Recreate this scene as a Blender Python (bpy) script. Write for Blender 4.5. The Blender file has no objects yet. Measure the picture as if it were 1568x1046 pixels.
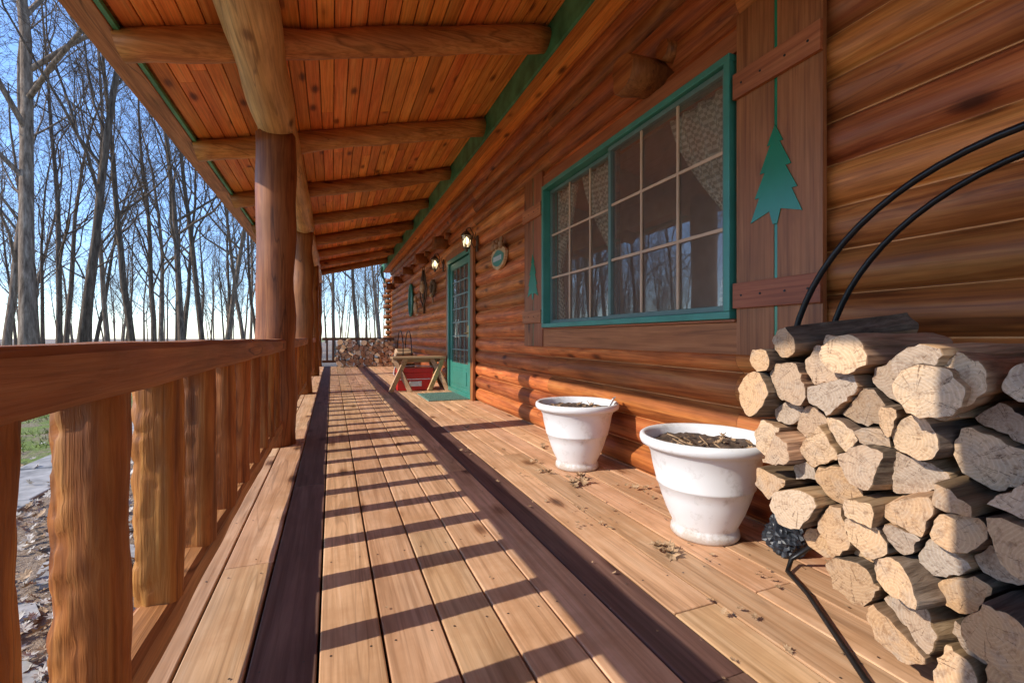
import bpy, math, random
from mathutils import Vector, noise, Matrix
R=random.Random(11)
scene=bpy.context.scene
scene.view_settings.view_transform='Standard'
scene.view_settings.look='None'
scene.view_settings.exposure=0

# ------------------------------------------------------------ helpers
def new_mat(name):
    m=bpy.data.materials.new(name); m.use_nodes=True
    nt=m.node_tree; b=nt.nodes['Principled BSDF']
    return m,nt,b
def N(nt,t,**k):
    n=nt.nodes.new(t)
    for a,v in k.items(): setattr(n,a,v)
    return n
def ramp(nt,fac,stops):
    r=nt.nodes.new('ShaderNodeValToRGB')
    e=r.color_ramp.elements
    while len(e)<len(stops): e.new(0.5)
    for i,(p,c) in enumerate(stops):
        e[i].position=p
        if not hasattr(c,'__len__'): c=(c,c,c)
        e[i].color=(c[0],c[1],c[2],1)
    nt.links.new(fac,r.inputs['Fac'])
    return r.outputs['Color']
def mixc(nt,fac,a,b,mode='MIX'):
    m=nt.nodes.new('ShaderNodeMix'); m.data_type='RGBA'; m.blend_type=mode
    if isinstance(fac,(int,float)): m.inputs[0].default_value=fac
    else: nt.links.new(fac,m.inputs[0])
    for s,i in ((a,6),(b,7)):
        if hasattr(s,'is_linked') or hasattr(s,'links'): nt.links.new(s,m.inputs[i])
        else: m.inputs[i].default_value=(s[0],s[1],s[2],1)
    return m.outputs[2]
def coords(nt,scale,use_rnd=True):
    tc=N(nt,'ShaderNodeTexCoord')
    src=tc.outputs['Object']
    at=None
    if use_rnd:
        at=N(nt,'ShaderNodeAttribute',attribute_name='rnd')
        cm=N(nt,'ShaderNodeVectorMath',operation='SCALE'); 
        cm.inputs[0].default_value=(13.7,31.3,7.9); nt.links.new(at.outputs['Fac'],cm.inputs['Scale'])
        ad=N(nt,'ShaderNodeVectorMath',operation='ADD')
        nt.links.new(src,ad.inputs[0]); nt.links.new(cm.outputs[0],ad.inputs[1]); src=ad.outputs[0]
    mp=N(nt,'ShaderNodeMapping'); mp.inputs['Scale'].default_value=scale
    nt.links.new(src,mp.inputs['Vector'])
    return mp.outputs[0],at,src
def noise_n(nt,vec,scale,detail=4,rough=0.55,dist=0.0):
    n=N(nt,'ShaderNodeTexNoise'); n.inputs['Scale'].default_value=scale
    n.inputs['Detail'].default_value=detail; n.inputs['Roughness'].default_value=rough
    n.inputs['Distortion'].default_value=dist
    nt.links.new(vec,n.inputs['Vector']); return n.outputs['Fac']
def bump(nt,b,h,strength,dist=0.01):
    bp=N(nt,'ShaderNodeBump'); bp.inputs['Strength'].default_value=strength
    bp.inputs['Distance'].default_value=dist
    nt.links.new(h,bp.inputs['Height']); nt.links.new(bp.outputs[0],b.inputs['Normal'])

def wood(name,dark,mid,light,axis='Y',rough=0.6,knots=True,bstr=0.3,vari=0.35,fine=9,patch=0.35,stain=None,cracks=0.0,kscale=1.0,rough_var=True):
    m,nt,b=new_mat(name)
    ax={'X':0,'Y':1,'Z':2}[axis]
    sc=[fine]*3; sc[ax]=fine*0.06
    v,at,src=coords(nt,tuple(sc))
    g=noise_n(nt,v,2.0,5,0.66,0.9)
    col=ramp(nt,g,[(0.30,dark),(0.5,mid),(0.70,light)])
    sf=[fine*9]*3; sf[ax]=fine*0.22
    mf=N(nt,'ShaderNodeMapping'); mf.inputs['Scale'].default_value=sf; nt.links.new(src,mf.inputs['Vector'])
    gf=noise_n(nt,mf.outputs[0],1.0,2,0.6)
    col=mixc(nt,0.8,col,ramp(nt,gf,[(0.35,(0.70,0.66,0.62)),(0.55,(1,1,1)),(0.75,(1.0,1.0,1.0))]),'MULTIPLY')
    mp=N(nt,'ShaderNodeMapping'); s2=[3.0]*3; s2[ax]=1.1; mp.inputs['Scale'].default_value=s2
    nt.links.new(src,mp.inputs['Vector'])
    p=noise_n(nt,mp.outputs[0],1.6,3,0.65)
    pc=ramp(nt,p,[(0.3,1-patch),(0.65,1+0.0)])
    col=mixc(nt,1.0,col,pc,'MULTIPLY')
    if knots:
        vo=N(nt,'ShaderNodeTexVoronoi'); mk=N(nt,'ShaderNodeMapping')
        s3=[4.6*kscale]*3; s3[ax]=1.9*kscale; mk.inputs['Scale'].default_value=s3
        nt.links.new(src,mk.inputs['Vector']); nt.links.new(mk.outputs[0],vo.inputs['Vector'])
        vo.inputs['Scale'].default_value=1.0
        ka=N(nt,'ShaderNodeMath',operation='MULTIPLY_ADD'); nt.links.new(gf,ka.inputs[0]); ka.inputs[1].default_value=0.10; nt.links.new(vo.outputs['Distance'],ka.inputs[2])
        k=ramp(nt,ka.outputs[0],[(0.10,(0.16,0.11,0.09)),(0.17,(0.50,0.40,0.34)),(0.20,(0.82,0.76,0.70)),(0.28,(1,1,1))])
        col=mixc(nt,0.95,col,k,'MULTIPLY')
    if cracks:
        s4=[7.0]*3; s4[ax]=0.55; mc=N(nt,'ShaderNodeMapping'); mc.inputs['Scale'].default_value=s4; nt.links.new(src,mc.inputs['Vector'])
        cn=noise_n(nt,mc.outputs[0],1.0,2,0.5,0.3)
        ck=ramp(nt,cn,[(0.585,(1,1,1)),(0.597,(0.25,0.2,0.17)),(0.609,(1,1,1))])
        col=mixc(nt,cracks,col,ck,'MULTIPLY')
    hs=N(nt,'ShaderNodeHueSaturation')
    mr=N(nt,'ShaderNodeMapRange'); mr.inputs['To Min'].default_value=1-vari; mr.inputs['To Max'].default_value=1+vari*0.6
    nt.links.new(at.outputs['Fac'],mr.inputs['Value']); nt.links.new(mr.outputs[0],hs.inputs['Value'])
    mu=N(nt,'ShaderNodeMath',operation='MULTIPLY'); mu.inputs[1].default_value=7.31; nt.links.new(at.outputs['Fac'],mu.inputs[0])
    fr=N(nt,'ShaderNodeMath',operation='FRACT'); nt.links.new(mu.outputs[0],fr.inputs[0])
    mh=N(nt,'ShaderNodeMapRange'); mh.inputs['To Min'].default_value=0.493; mh.inputs['To Max'].default_value=0.508
    nt.links.new(fr.outputs[0],mh.inputs['Value']); nt.links.new(mh.outputs[0],hs.inputs['Hue'])
    nt.links.new(col,hs.inputs['Color']); col=hs.outputs[0]
    if stain:
        tc=N(nt,'ShaderNodeTexCoord')
        sn=noise_n(nt,tc.outputs['Object'],2.3,5,0.7)
        f=ramp(nt,sn,[(0.48,0.0),(0.70,0.65)])
        col=mixc(nt,f,col,stain)
    nt.links.new(col,b.inputs['Base Color'])
    b.inputs['Roughness'].default_value=rough
    b.inputs['Specular IOR Level'].default_value=0.35
    hh=N(nt,'ShaderNodeMath',operation='MULTIPLY_ADD'); nt.links.new(gf,hh.inputs[0]); hh.inputs[1].default_value=0.35; nt.links.new(g,hh.inputs[2])
    bump(nt,b,hh.outputs[0],bstr,0.006)
    return m

def plain(name,col,rough=0.5,metal=0,var=0.2,scale=6,bstr=0.05,col2=None):
    m,nt,b=new_mat(name)
    tc=N(nt,'ShaderNodeTexCoord')
    n=noise_n(nt,tc.outputs['Object'],scale,4,0.6)
    d=[c*(1-var) for c in col]; c2=col2 or col
    nt.links.new(ramp(nt,n,[(0.3,d),(0.65,c2)]),b.inputs['Base Color'])
    b.inputs['Roughness'].default_value=rough; b.inputs['Metallic'].default_value=metal
    if bstr>0: bump(nt,b,n,bstr,0.005)
    return m

class MB:
    def __init__(s): s.v=[];s.f=[];s.m=[];s.r=[];s.s=[]
    def add(s,vs,fs,mat=0,rnd=None,smooth=False):
        o=len(s.v); s.v.extend([tuple(x) for x in vs])
        if rnd is None: rnd=R.random()
        for i,f in enumerate(fs):
            s.f.append([o+j for j in f]); s.m.append(mat[i] if hasattr(mat,'__len__') else mat); s.r.append(rnd); s.s.append(smooth)
    def box(s,x0,x1,y0,y1,z0,z1,mat=0,rnd=None,M=None):
        vs=[(x,y,z) for x in (x0,x1) for y in (y0,y1) for z in (z0,z1)]
        if M: vs=[tuple(M@Vector(p)) for p in vs]
        s.add(vs,[(0,1,3,2),(4,6,7,5),(0,4,5,1),(2,3,7,6),(0,2,6,4),(1,5,7,3)],mat,rnd)
    def tube(s,pts,rad,n=12,mat=0,rnd=None,cap=None,amp=0,freq=3,smooth=True,flat=None):
        pts=[Vector(p) for p in pts]
        if not hasattr(rad,'__len__'): rad=[rad]*len(pts)
        vs=[];fs=[];prev=None
        for i,p in enumerate(pts):
            d=(pts[min(i+1,len(pts)-1)]-pts[max(i-1,0)]).normalized()
            if prev is None:
                u=d.cross(Vector((0,0,1)))
                if u.length<0.1: u=d.cross(Vector((1,0,0)))
            else: u=prev-d*prev.dot(d)
            u.normalize(); prev=u; w=d.cross(u)
            for k in range(n):
                a=2*math.pi*k/n
                o=u*math.cos(a)+w*math.sin(a)
                r=rad[i]
                if amp: r+=amp*noise.noise((p+o*0.3)*freq)
                vs.append(p+o*r)
        for i in range(len(pts)-1):
            for k in range(n):
                k2=(k+1)%n
                fs.append((i*n+k,i*n+k2,(i+1)*n+k2,(i+1)*n+k))
        if rnd is None: rnd=R.random()
        s.add(vs,fs,mat,rnd,smooth)
        cm=mat if cap is None else cap
        o=len(s.v)-len(vs)
        s.f.append([o+k for k in range(n)][::-1]);s.m.append(cm);s.r.append(rnd);s.s.append(False)
        o2=o+(len(pts)-1)*n
        s.f.append([o2+k for k in range(n)]);s.m.append(cm);s.r.append(rnd);s.s.append(False)
    def lathe(s,prof,n=40,c=(0,0,0),mat=0,rnd=None,smooth=True):
        vs=[];fs=[]
        for r,z in prof:
            for k in range(n):
                a=2*math.pi*k/n; vs.append((c[0]+r*math.cos(a),c[1]+r*math.sin(a),c[2]+z))
        for i in range(len(prof)-1):
            for k in range(n):
                k2=(k+1)%n; fs.append((i*n+k,i*n+k2,(i+1)*n+k2,(i+1)*n+k))
        s.add(vs,fs,mat,rnd,smooth)
    def obj(s,name,mats,parent=None,bevel=0,loc=None):
        me=bpy.data.meshes.new(name); me.from_pydata(s.v,[],s.f); 
        for m in mats: me.materials.append(m)
        me.polygons.foreach_set('material_index',s.m)
        me.polygons.foreach_set('use_smooth',s.s)
        a=me.attributes.new('rnd','FLOAT','FACE'); a.data.foreach_set('value',s.r)
        me.update()
        o=bpy.data.objects.new(name,me); scene.collection.objects.link(o)
        if parent: o.parent=parent
        if loc: o.location=loc
        if bevel:
            b=o.modifiers.new('bevel','BEVEL'); b.width=bevel; b.segments=2; b.limit_method='ANGLE'; b.angle_limit=math.radians(50)
        return o
def empty(name,parent=None,loc=(0,0,0)):
    e=bpy.data.objects.new(name,None); scene.collection.objects.link(e); e.location=loc
    if parent: e.parent=parent
    return e

# ------------------------------------------------------------ materials
M_log=wood('log_siding',(0.30,0.07,0.018),(0.62,0.18,0.045),(0.80,0.30,0.085),'Y',0.5,True,0.35,0.42,8,0.4,cracks=0.5)
M_seam=plain('log_seam',(0.70,0.28,0.08),0.6)
M_ceil=wood('ceiling_boards',(0.70,0.17,0.028),(0.92,0.29,0.055),(0.95,0.40,0.10),'Y',0.5,True,0.15,0.32,9,0.15)
M_beamY=wood('beam_wood',(0.50,0.24,0.08),(0.74,0.39,0.15),(0.84,0.50,0.22),'Y',0.5,True,0.25,0.2,7,0.25,cracks=0.6)
M_beamX=wood('rafter_wood',(0.34,0.11,0.028),(0.56,0.21,0.055),(0.70,0.32,0.10),'X',0.5,True,0.25,0.3,7,0.3,cracks=0.6)
M_post=wood('post_wood',(0.19,0.06,0.018),(0.33,0.115,0.032),(0.44,0.18,0.055),'Z',0.5,True,0.25,0.1,7,0.35,cracks=0.7)
M_railY=wood('rail_wood',(0.29,0.11,0.04),(0.51,0.21,0.078),(0.62,0.30,0.13),'Y',0.55,True,0.6,0.2,10,0.35,cracks=0.9)
M_bal=wood('baluster_wood',(0.22,0.06,0.012),(0.50,0.17,0.032),(0.70,0.31,0.075),'Z',0.55,True,1.0,0.12,10,0.45,cracks=0.6)
M_railX=wood('rail_wood_cross',(0.16,0.07,0.03),(0.24,0.11,0.05),(0.3,0.15,0.07),'X',0.6,False,0.4,0.2,10,0.3)
M_deck=wood('deck_boards',(0.54,0.29,0.14),(0.75,0.44,0.24),(0.86,0.55,0.33),'Y',0.65,True,0.3,0.2,7,0.25,stain=(0.46,0.23,0.10),cracks=0.35,kscale=0.9)
M_deckd=wood('deck_border_stain_and_shadow',(0.13,0.065,0.045),(0.20,0.105,0.075),(0.27,0.15,0.105),'Y',0.65,True,0.3,0.15,7,0.25,kscale=0.9)  # dark border stain with the rails' cast shadow painted into the colour
M_trim=wood('window_trim',(0.29,0.085,0.028),(0.43,0.135,0.048),(0.51,0.185,0.07),'Y',0.5,False,0.15,0.2,8,0.2)
M_shut=wood('shutter_wood',(0.25,0.075,0.026),(0.37,0.122,0.043),(0.45,0.165,0.062),'Z',0.45,True,0.2,0.12,8,0.25)
M_green=plain('green_paint',(0.05,0.25,0.185),0.35,0,0.25,5)
M_gfasc=plain('green_fascia',(0.05,0.27,0.12),0.5,0,0.5,4,0.1,(0.10,0.35,0.17))
M_dgreen=plain('tree_green',(0.015,0.20,0.10),0.22,0,0.15,5)
M_dark=plain('dark_gap',(0.03,0.018,0.012),0.9)
M_black=plain('black_metal',(0.018,0.017,0.017),0.35,0.4,0.3,20)
M_shingle=plain('shingles',(0.12,0.10,0.09),0.9,0,0.4,30,0.4)
def pot_mat():
    m,nt,b=new_mat('white_plastic')
    tc=N(nt,'ShaderNodeTexCoord'); sp=N(nt,'ShaderNodeSeparateXYZ'); nt.links.new(tc.outputs['Object'],sp.inputs[0])
    n=noise_n(nt,tc.outputs['Object'],9,6,0.75)
    a=N(nt,'ShaderNodeMath',operation='MULTIPLY_ADD'); nt.links.new(n,a.inputs[0]); a.inputs[1].default_value=0.22
    nt.links.new(sp.outputs['Z'],a.inputs[2])
    f=ramp(nt,a.outputs[0],[(0.12,0.65),(0.18,0.0)])
    base=ramp(nt,n,[(0.28,(0.55,0.53,0.49)),(0.46,(0.79,0.785,0.775))])
    nt.links.new(mixc(nt,f,base,(0.34,0.23,0.13)),b.inputs['Base Color'])
    b.inputs['Roughness'].default_value=0.42
    bump(nt,b,n,0.06,0.004); return m
M_pot=pot_mat()
M_soil=plain('soil',(0.05,0.032,0.022),0.95,0,0.6,40,0.9,(0.14,0.09,0.06))
M_leaf=plain('dry_leaf',(0.36,0.20,0.09),0.8,0,0.5,25,0.0,(0.52,0.34,0.19))
M_leafp=plain('pale_leaf',(0.46,0.36,0.27),0.8,0,0.5,9,0.0,(0.66,0.58,0.48))
M_red=plain('red_plastic',(0.62,0.015,0.012),0.35)
M_white=plain('white_trim',(0.75,0.74,0.72),0.5)
M_mat=plain('mat_green',(0.10,0.24,0.18),0.95,0,0.5,60,0.6,(0.22,0.34,0.27))
M_bench=wood('bench_wood',(0.42,0.22,0.1),(0.6,0.36,0.18),(0.7,0.46,0.26),'X',0.55,False,0.2,0.3,8,0.2)

def glass_mat(name,ior=1.75,screen=0.0,scol=(0.40,0.28,0.21)):
    m=bpy.data.materials.new(name); m.use_nodes=True; nt=m.node_tree; nt.nodes.clear()
    out=N(nt,'ShaderNodeOutputMaterial'); tr=N(nt,'ShaderNodeBsdfTransparent'); tr.inputs[0].default_value=(0.9,0.9,0.88,1)
    gl=N(nt,'ShaderNodeBsdfGlossy'); gl.inputs['Roughness'].default_value=0.015
    fr=N(nt,'ShaderNodeFresnel'); fr.inputs['IOR'].default_value=ior
    df=N(nt,'ShaderNodeBsdfDiffuse'); df.inputs[0].default_value=scol+(1,)
    m0=N(nt,'ShaderNodeMixShader'); m0.inputs[0].default_value=screen
    nt.links.new(tr.outputs[0],m0.inputs[1]); nt.links.new(df.outputs[0],m0.inputs[2])
    m1=N(nt,'ShaderNodeMixShader'); nt.links.new(fr.outputs[0],m1.inputs[0])
    nt.links.new(m0.outputs[0],m1.inputs[1]); nt.links.new(gl.outputs[0],m1.inputs[2])
    nt.links.new(m1.outputs[0],out.inputs[0]); return m
M_glass=glass_mat('window_glass',1.9,0.27)
M_glassd=glass_mat('door_glass',1.7,0.3)
def lace():
    m=bpy.data.materials.new('lace_curtain'); m.use_nodes=True; nt=m.node_tree; b=nt.nodes['Principled BSDF']
    b.inputs['Base Color'].default_value=(0.88,0.74,0.54,1); b.inputs['Roughness'].default_value=0.9
    tc=N(nt,'ShaderNodeTexCoord'); mp=N(nt,'ShaderNodeMapping'); mp.inputs['Rotation'].default_value=(math.radians(20),0,0)
    nt.links.new(tc.outputs['Object'],mp.inputs[0])
    ck=N(nt,'ShaderNodeTexChecker'); ck.inputs['Scale'].default_value=40; ck.inputs[1].default_value=(0.95,0.95,0.95,1); ck.inputs[2].default_value=(0.5,0.5,0.5,1)
    nt.links.new(mp.outputs[0],ck.inputs['Vector']); nt.links.new(ck.outputs['Color'],b.inputs['Alpha'])
    return m
M_lace=lace()

# ------------------------------------------------------------ key dims
Y0,Y1=-3.0,16.5
XW=2.0
def zr(x): return 3.08+0.254*(x+0.455)
posts=[-3.6,0.35,4.55,8.5,12.4,16.3]
house=empty('log_house')

# deck ---------------------------------------------------------------
mb=MB()
x=-0.038-0.189*3
xs=[]
while x<2.05:
    xs.append(x); x+=0.189
for bi,x in enumerate(xs):
    y=Y0-R.random()*2
    while y<Y1:
        y2=min(y+R.uniform(3.0,4.9),Y1)
        if Y1-y2<0.6: y2=Y1
        z=R.uniform(-0.0015,0.0015)
        mb.box(x+0.004,min(x+0.185,2.07),max(y,Y0)+0.0015,y2-0.0015,-0.038+z,z,1 if bi in (2,8) else 0)  # rows along the two rail shadows take the stain-plus-shadow colour
        y=y2
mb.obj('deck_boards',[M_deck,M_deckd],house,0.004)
mb=MB()
mb.box(-0.60,2.07,Y0,Y1,-0.30,-0.06,0)
mb.obj('deck_frame',[M_dark],house)
mb=MB()
mb.box(-0.645,-0.607,Y0,Y1+0.04,-0.30,-0.004,0)
mb.box(-0.6,2.07,Y1+0.002,Y1+0.04,-0.30,-0.004,0)
for i in range(130):
    yy=Y0+i*0.152
    if yy<Y1: mb.box(-0.635,-0.615,yy,yy+0.125,-0.55,-0.302,0)
mb.obj('deck_skirt',[M_trim],house,0.002)
mb=MB()
for x in xs:
    y=Y0+0.2
    while y<9:
        for dx in (0.035,0.15):
            cx=x+dx;cy=y+R.uniform(-.01,.01)
            vs=[(cx+0.004*math.cos(a*math.pi/3),cy+0.004*math.sin(a*math.pi/3),0.0025) for a in range(6)]
            if cx<2.0: mb.add(vs,[tuple(range(6))])
        y+=0.61
mb.obj('deck_nails',[plain('nail',(0.12,0.09,0.07),0.5,0.5)],house)

# log wall -----------------------------------------------------------
P=0.19
BU=0.084
def prof_x(z):
    k=math.floor(z/P+1e-6); zz=((z-k*P)/P)*2-1
    return XW+BU-BU*math.sqrt(max(0,1-0.985*abs(zz)**2.0))
mbw=MB(); mbs=MB()
def log_wall(y0,y1,z0,z1):
    k=int(math.floor(z0/P+1e-6))
    while k*P<z1-1e-4:
        a=max(z0,k*P); b=min(z1,(k+1)*P)
        zs=[k*P+P*(t+1)/2 for t in (-1,-.97,-.9,-.78,-.6,-.4,-.2,0,.2,.4,.6,.78,.9,.97,1)]
        zs=[a]+[z for z in zs if a+1e-4<z<b-1e-4]+[b]
        y=y0
        while y<y1-1e-4:
            y2=y+R.uniform(2.2,4.5)
            if y1-y2<0.8: y2=y1
            ns=max(1,int((y2-y)/0.2)); vs=[];fs=[]
            for i in range(ns+1):
                yy=y+(y2-y)*i/ns
                for z in zs:
                    zc=min(max(z,k*P+0.003),(k+1)*P-0.003)
                    xx=prof_x(zc)+0.010*noise.noise(Vector((k*3.1,yy*1.1,z*5)))
                    vs.append((xx,yy+ (0.001 if i==0 else (-0.001 if i==ns else 0)),z))
            nz=len(zs)
            for i in range(ns):
                for j in range(nz-1):
                    fs.append((i*nz+j,i*nz+j+1,(i+1)*nz+j+1,(i+1)*nz+j))
            mbw.add(vs,fs,0,None,True)
            y=y2
        if b>=(k+1)*P-1e-3:
            zc=(k+1)*P
            mbs.box(XW+BU-0.026,XW+BU,y0+0.002,y1-0.002,zc-0.003,zc+0.003,0,0.5)
        k+=1
WY0,WY1,WZ0,WZ1=1.83,4.10,1.05,2.42
DY0,DY1,DZ=6.70,8.15,2.33
HY0,HY1=-4.0,17.4
TOP=3.40
log_wall(HY0,WY0,-0.38,TOP)
log_wall(WY0,WY1,-0.38,WZ0); log_wall(WY0,WY1,WZ1,TOP)
log_wall(WY1,DY0,-0.38,TOP); log_wall(DY0,DY1,DZ,TOP); log_wall(DY1,HY1,-0.38,TOP)
mbw.obj('log_wall',[M_log],house); mbs.obj('log_seams',[M_seam],house)
mb=MB()
def backwall(y0,y1,z0,z1): mb.box(XW+0.088,XW+0.16,y0,y1,z0,z1,0)
backwall(HY0,WY0,-0.5,TOP+0.2);backwall(WY0,WY1,-0.5,WZ0);backwall(WY0,WY1,WZ1,TOP+0.2)
backwall(WY1,DY0,-0.5,TOP+0.2);backwall(DY0,DY1,DZ,TOP+0.2);backwall(DY1,HY1,-0.5,TOP+0.2)
mb.box(XW+0.16,9.8,HY0,HY0+0.15,-0.5,3.6); mb.box(XW+0.16,9.8,HY1-0.15,HY1,-0.5,3.6); mb.box(9.8,9.95,HY0,HY1,-0.5,3.6)
for yy in (HY0,HY1-0.15):
    vs=[(2.1,yy,3.6),(9.9,yy,3.6),(6.0,yy,5.7),(2.1,yy+.15,3.6),(9.9,yy+.15,3.6),(6.0,yy+.15,5.7)]
    mb.add(vs,[(0,1,2),(5,4,3),(0,2,5,3),(2,1,4,5),(0,3,4,1)])
mb.obj('side_walls',[M_trim],house)
mb=MB()
mb.box(XW+0.165,9.79,HY0+.16,HY1-.16,-0.05,-0.01,1); mb.box(3.6,3.7,HY0+.16,HY1-.16,0,3.40,0); mb.box(XW+0.165,9.79,HY0+.16,HY1-.16,3.42,3.5,0)
mb.obj('interior_room',[plain('interior_wall',(0.60,0.45,0.34),0.8),plain('interior_floor',(0.3,0.17,0.1),0.5)],house)
mb=MB()
def slab(xa,za,xb,zb,t,ya,yb,mat=0):
    vs=[(xa,ya,za),(xb,ya,zb),(xb,ya,zb+t),(xa,ya,za+t),(xa,yb,za),(xb,yb,zb),(xb,yb,zb+t),(xa,yb,za+t)]
    mb.add(vs,[(0,1,2,3),(7,6,5,4),(0,4,5,1),(3,2,6,7),(0,3,7,4),(1,5,6,2)],mat)
slab(1.72,3.665,6.0,5.95,0.08,HY0-0.4,HY1+0.4); slab(6.0,5.95,10.3,3.66,0.08,HY0-0.4,HY1+0.4)
slab(-1.47,zr(-1.47)+0.085,1.74,zr(1.74)+0.085,0.04,Y0-0.3,Y1+0.35)
mb.obj('shingle_roof',[M_shingle],house)
mb=MB()
mb.box(1.735,1.765,HY0-.4,HY1+.35,3.375,3.655,0)
mb.obj('green_fascia',[M_gfasc],house,0.004)
mb=MB()
for i,(a,b) in enumerate(((1.768,1.872),(1.876,1.98),(1.984,2.09))):
    mb.box(a,b,HY0-.4,HY1+.35,3.385,3.405,0)
mb.obj('soffit_boards',[M_ceil],house,0.002)
mb=MB()
x=-1.215
while x<1.733:
    x2=min(x+0.112,1.733); y=Y0-0.3-R.random()*2
    while y<Y1+0.3:
        y2=min(y+R.uniform(2.0,4.5),Y1+0.3)
        ya=max(y,Y0-0.3)+0.001
        if y2>ya: 
            vs=[]
            for yy in (ya,y2-0.001):
                xa,xb=x+0.004,x2-0.004
                vs+=[(xa,yy,zr(xa)),(xb,yy,zr(xb)),(xb,yy,zr(xb)+0.02),(xa,yy,zr(xa)+0.02)]
            mb.add(vs,[(0,1,2,3),(7,6,5,4),(0,4,5,1),(3,2,6,7),(0,3,7,4),(1,5,6,2)])
        y=y2
    x=x2
mb.obj('ceiling_boards',[M_ceil],house,0.002)
mb=MB(); slab(-1.24,zr(-1.24)+0.024,1.73,zr(1.73)+0.024,0.055,Y0-0.3,Y1+0.3,0); mb.obj('roof_deck',[M_beamX],house)
mb=MB()
mb.box(-1.43,-1.255,Y0-.35,Y1+.38,2.835,2.86,0); mb.box(-1.43,-1.395,Y0-.35,Y1+.38,2.862,3.0,0)
mb.obj('eave_board',[M_railY],house,0.004)
mb=MB(); mb.box(-1.252,-1.222,Y0-.35,Y1+.35,2.845,2.875,0); mb.box(-1.46,-1.433,Y0-.35,Y1+.38,2.88,2.955,0)
mb.obj('eave_green_strip',[M_gfasc],house)
mb=MB()
yr=[3.6-1.75*3+1.75*i for i in range(12)]
for y in yr:
    if y>Y1: continue
    pts=[];rr=[]
    r0=R.uniform(0.092,0.11)
    for i in range(20):
        xx=-1.25+(1.735+1.25)*i/19
        pts.append((xx,y+0.015*math.sin(i*0.5+y),zr(xx)-r0+0.015)); rr.append(r0+0.005*math.sin(i*0.9+y*3))
    mb.tube(pts,rr,20,0,amp=0.022,freq=3.2)
mb.obj('rafter_logs',[M_beamX],house)
mb=MB()
ya=Y0-0.3; pts=[(-0.455,ya+(Y1+0.3-ya)*i/90,2.85) for i in range(91)]
mb.tube(pts,0.163,26,0,amp=0.03,freq=1.8)
mb.obj('porch_beam',[M_beamY],house)
mb=MB()
for y in posts:
    if y<-3.2: continue
    pts=[(-0.463+0.008*math.sin(i+y),y,2.74*i/24) for i in range(25)]
    mb.tube(pts,[0.163-0.004*i/24 for i in range(25)],28,0,amp=0.024,freq=2.4)
mb.obj('porch_posts',[M_post],house)
mb=MB()
for y,z,r in ((2.5,2.66,0.125),(8.45,2.72,0.12),(10.4,2.72,0.12),(12.4,2.72,0.12),(14.4,2.72,0.12),(16.3,2.72,0.12)):
    mb.tube([(2.07,y,z+.02),(1.9,y,z+0.01),(1.80,y,z),(1.75,y,z)],[r,r,r*0.98,r*0.9],20,0,amp=0.03,freq=4,cap=1)
    mb.tube([(2.07,y-.17,z+.10),(1.93,y-.17,z+.10)],[0.07,0.06],8,0,amp=0.01,cap=1)
for kk in range(0,18):
    z=-0.38+P*(kk+0.5)
    r=0.09
    mb.tube([(2.09,17.3,z),(2.09,17.62+0.1*(kk%2),z)],[r,r*0.95],12,0,cap=1)
    mb.tube([(2.2,17.2+.1,z+P/2),(1.75+0.08*(kk%2),17.2+.1,z+P/2)],[r*0.8,r*0.8],12,0,cap=1)
mb.obj('log_ends',[M_post,M_log],house)

# window --------------------------------------------------------------
mb=MB()
mb.box(1.966,1.999,1.79,4.14,0.86,1.03,0); mb.box(1.966,1.999,1.79,4.14,2.445,2.56,0)
mb.box(1.95,1.999,1.79,4.14,1.032,1.046,0)
mb.obj('window_trim_boards',[M_trim],house,0.003)
mb=MB()
def frame(mb,x0,x1,y0,y1,z0,z1,t,mat=0):
    mb.box(x0,x1,y0,y1,z0,z0+t,mat); mb.box(x0,x1,y0,y1,z1-t,z1,mat)
    mb.box(x0,x1,y0,y0+t,z0+t,z1-t,mat); mb.box(x0,x1,y1-t,y1,z0+t,z1-t,mat)
frame(mb,1.935,2.095,WY0-.02,WY1+.02,WZ0-0.002,WZ1+0.022,0.04)
mb.obj('window_frame',[M_green],house,0.004)
mb=MB()
mid=(WY0+WY1)/2
frame(mb,1.965,2.01,WY0+.022,mid+0.02,WZ0+.04,WZ1-.02,0.032)
frame(mb,2.012,2.05,mid-0.02,WY1-.022,WZ0+.04,WZ1-.02,0.032,0)
mb.obj('window_sashes',[plain('sash_paint',(0.12,0.19,0.16),0.4)],house,0.003)
mb=MB()
def munt(y0,y1,x,z0,z1,nc,nr,w=0.019):
    for i in range(1,nc):
        y=y0+(y1-y0)*i/nc; mb.box(x,x+0.010,y-w/2,y+w/2,z0,z1,0)
    for j in range(1,nr):
        z=z0+(z1-z0)*j/nr; mb.box(x+0.001,x+0.009,y0,y1,z-w/2,z+w/2,0)
munt(WY0+.054,mid-.012,1.974,WZ0+.07,WZ1-.05,3,3); munt(mid+.012,WY1-.054,2.015,WZ0+.07,WZ1-.05,3,3)
mb.obj('window_muntins',[plain('muntin_tan',(0.58,0.38,0.235),0.5)],house)
mb=MB()
mb.add([(1.988,WY0+.05,WZ0+.07),(1.988,mid,WZ0+.07),(1.988,mid,WZ1-.05),(1.988,WY0+.05,WZ1-.05)],[(0,3,2,1)])
mb.add([(2.029,mid,WZ0+.07),(2.029,WY1-.05,WZ0+.07),(2.029,WY1-.05,WZ1-.05),(2.029,mid,WZ1-.05)],[(0,3,2,1)])
mb.obj('window_glass',[M_glass],house)
mb=MB()
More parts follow.
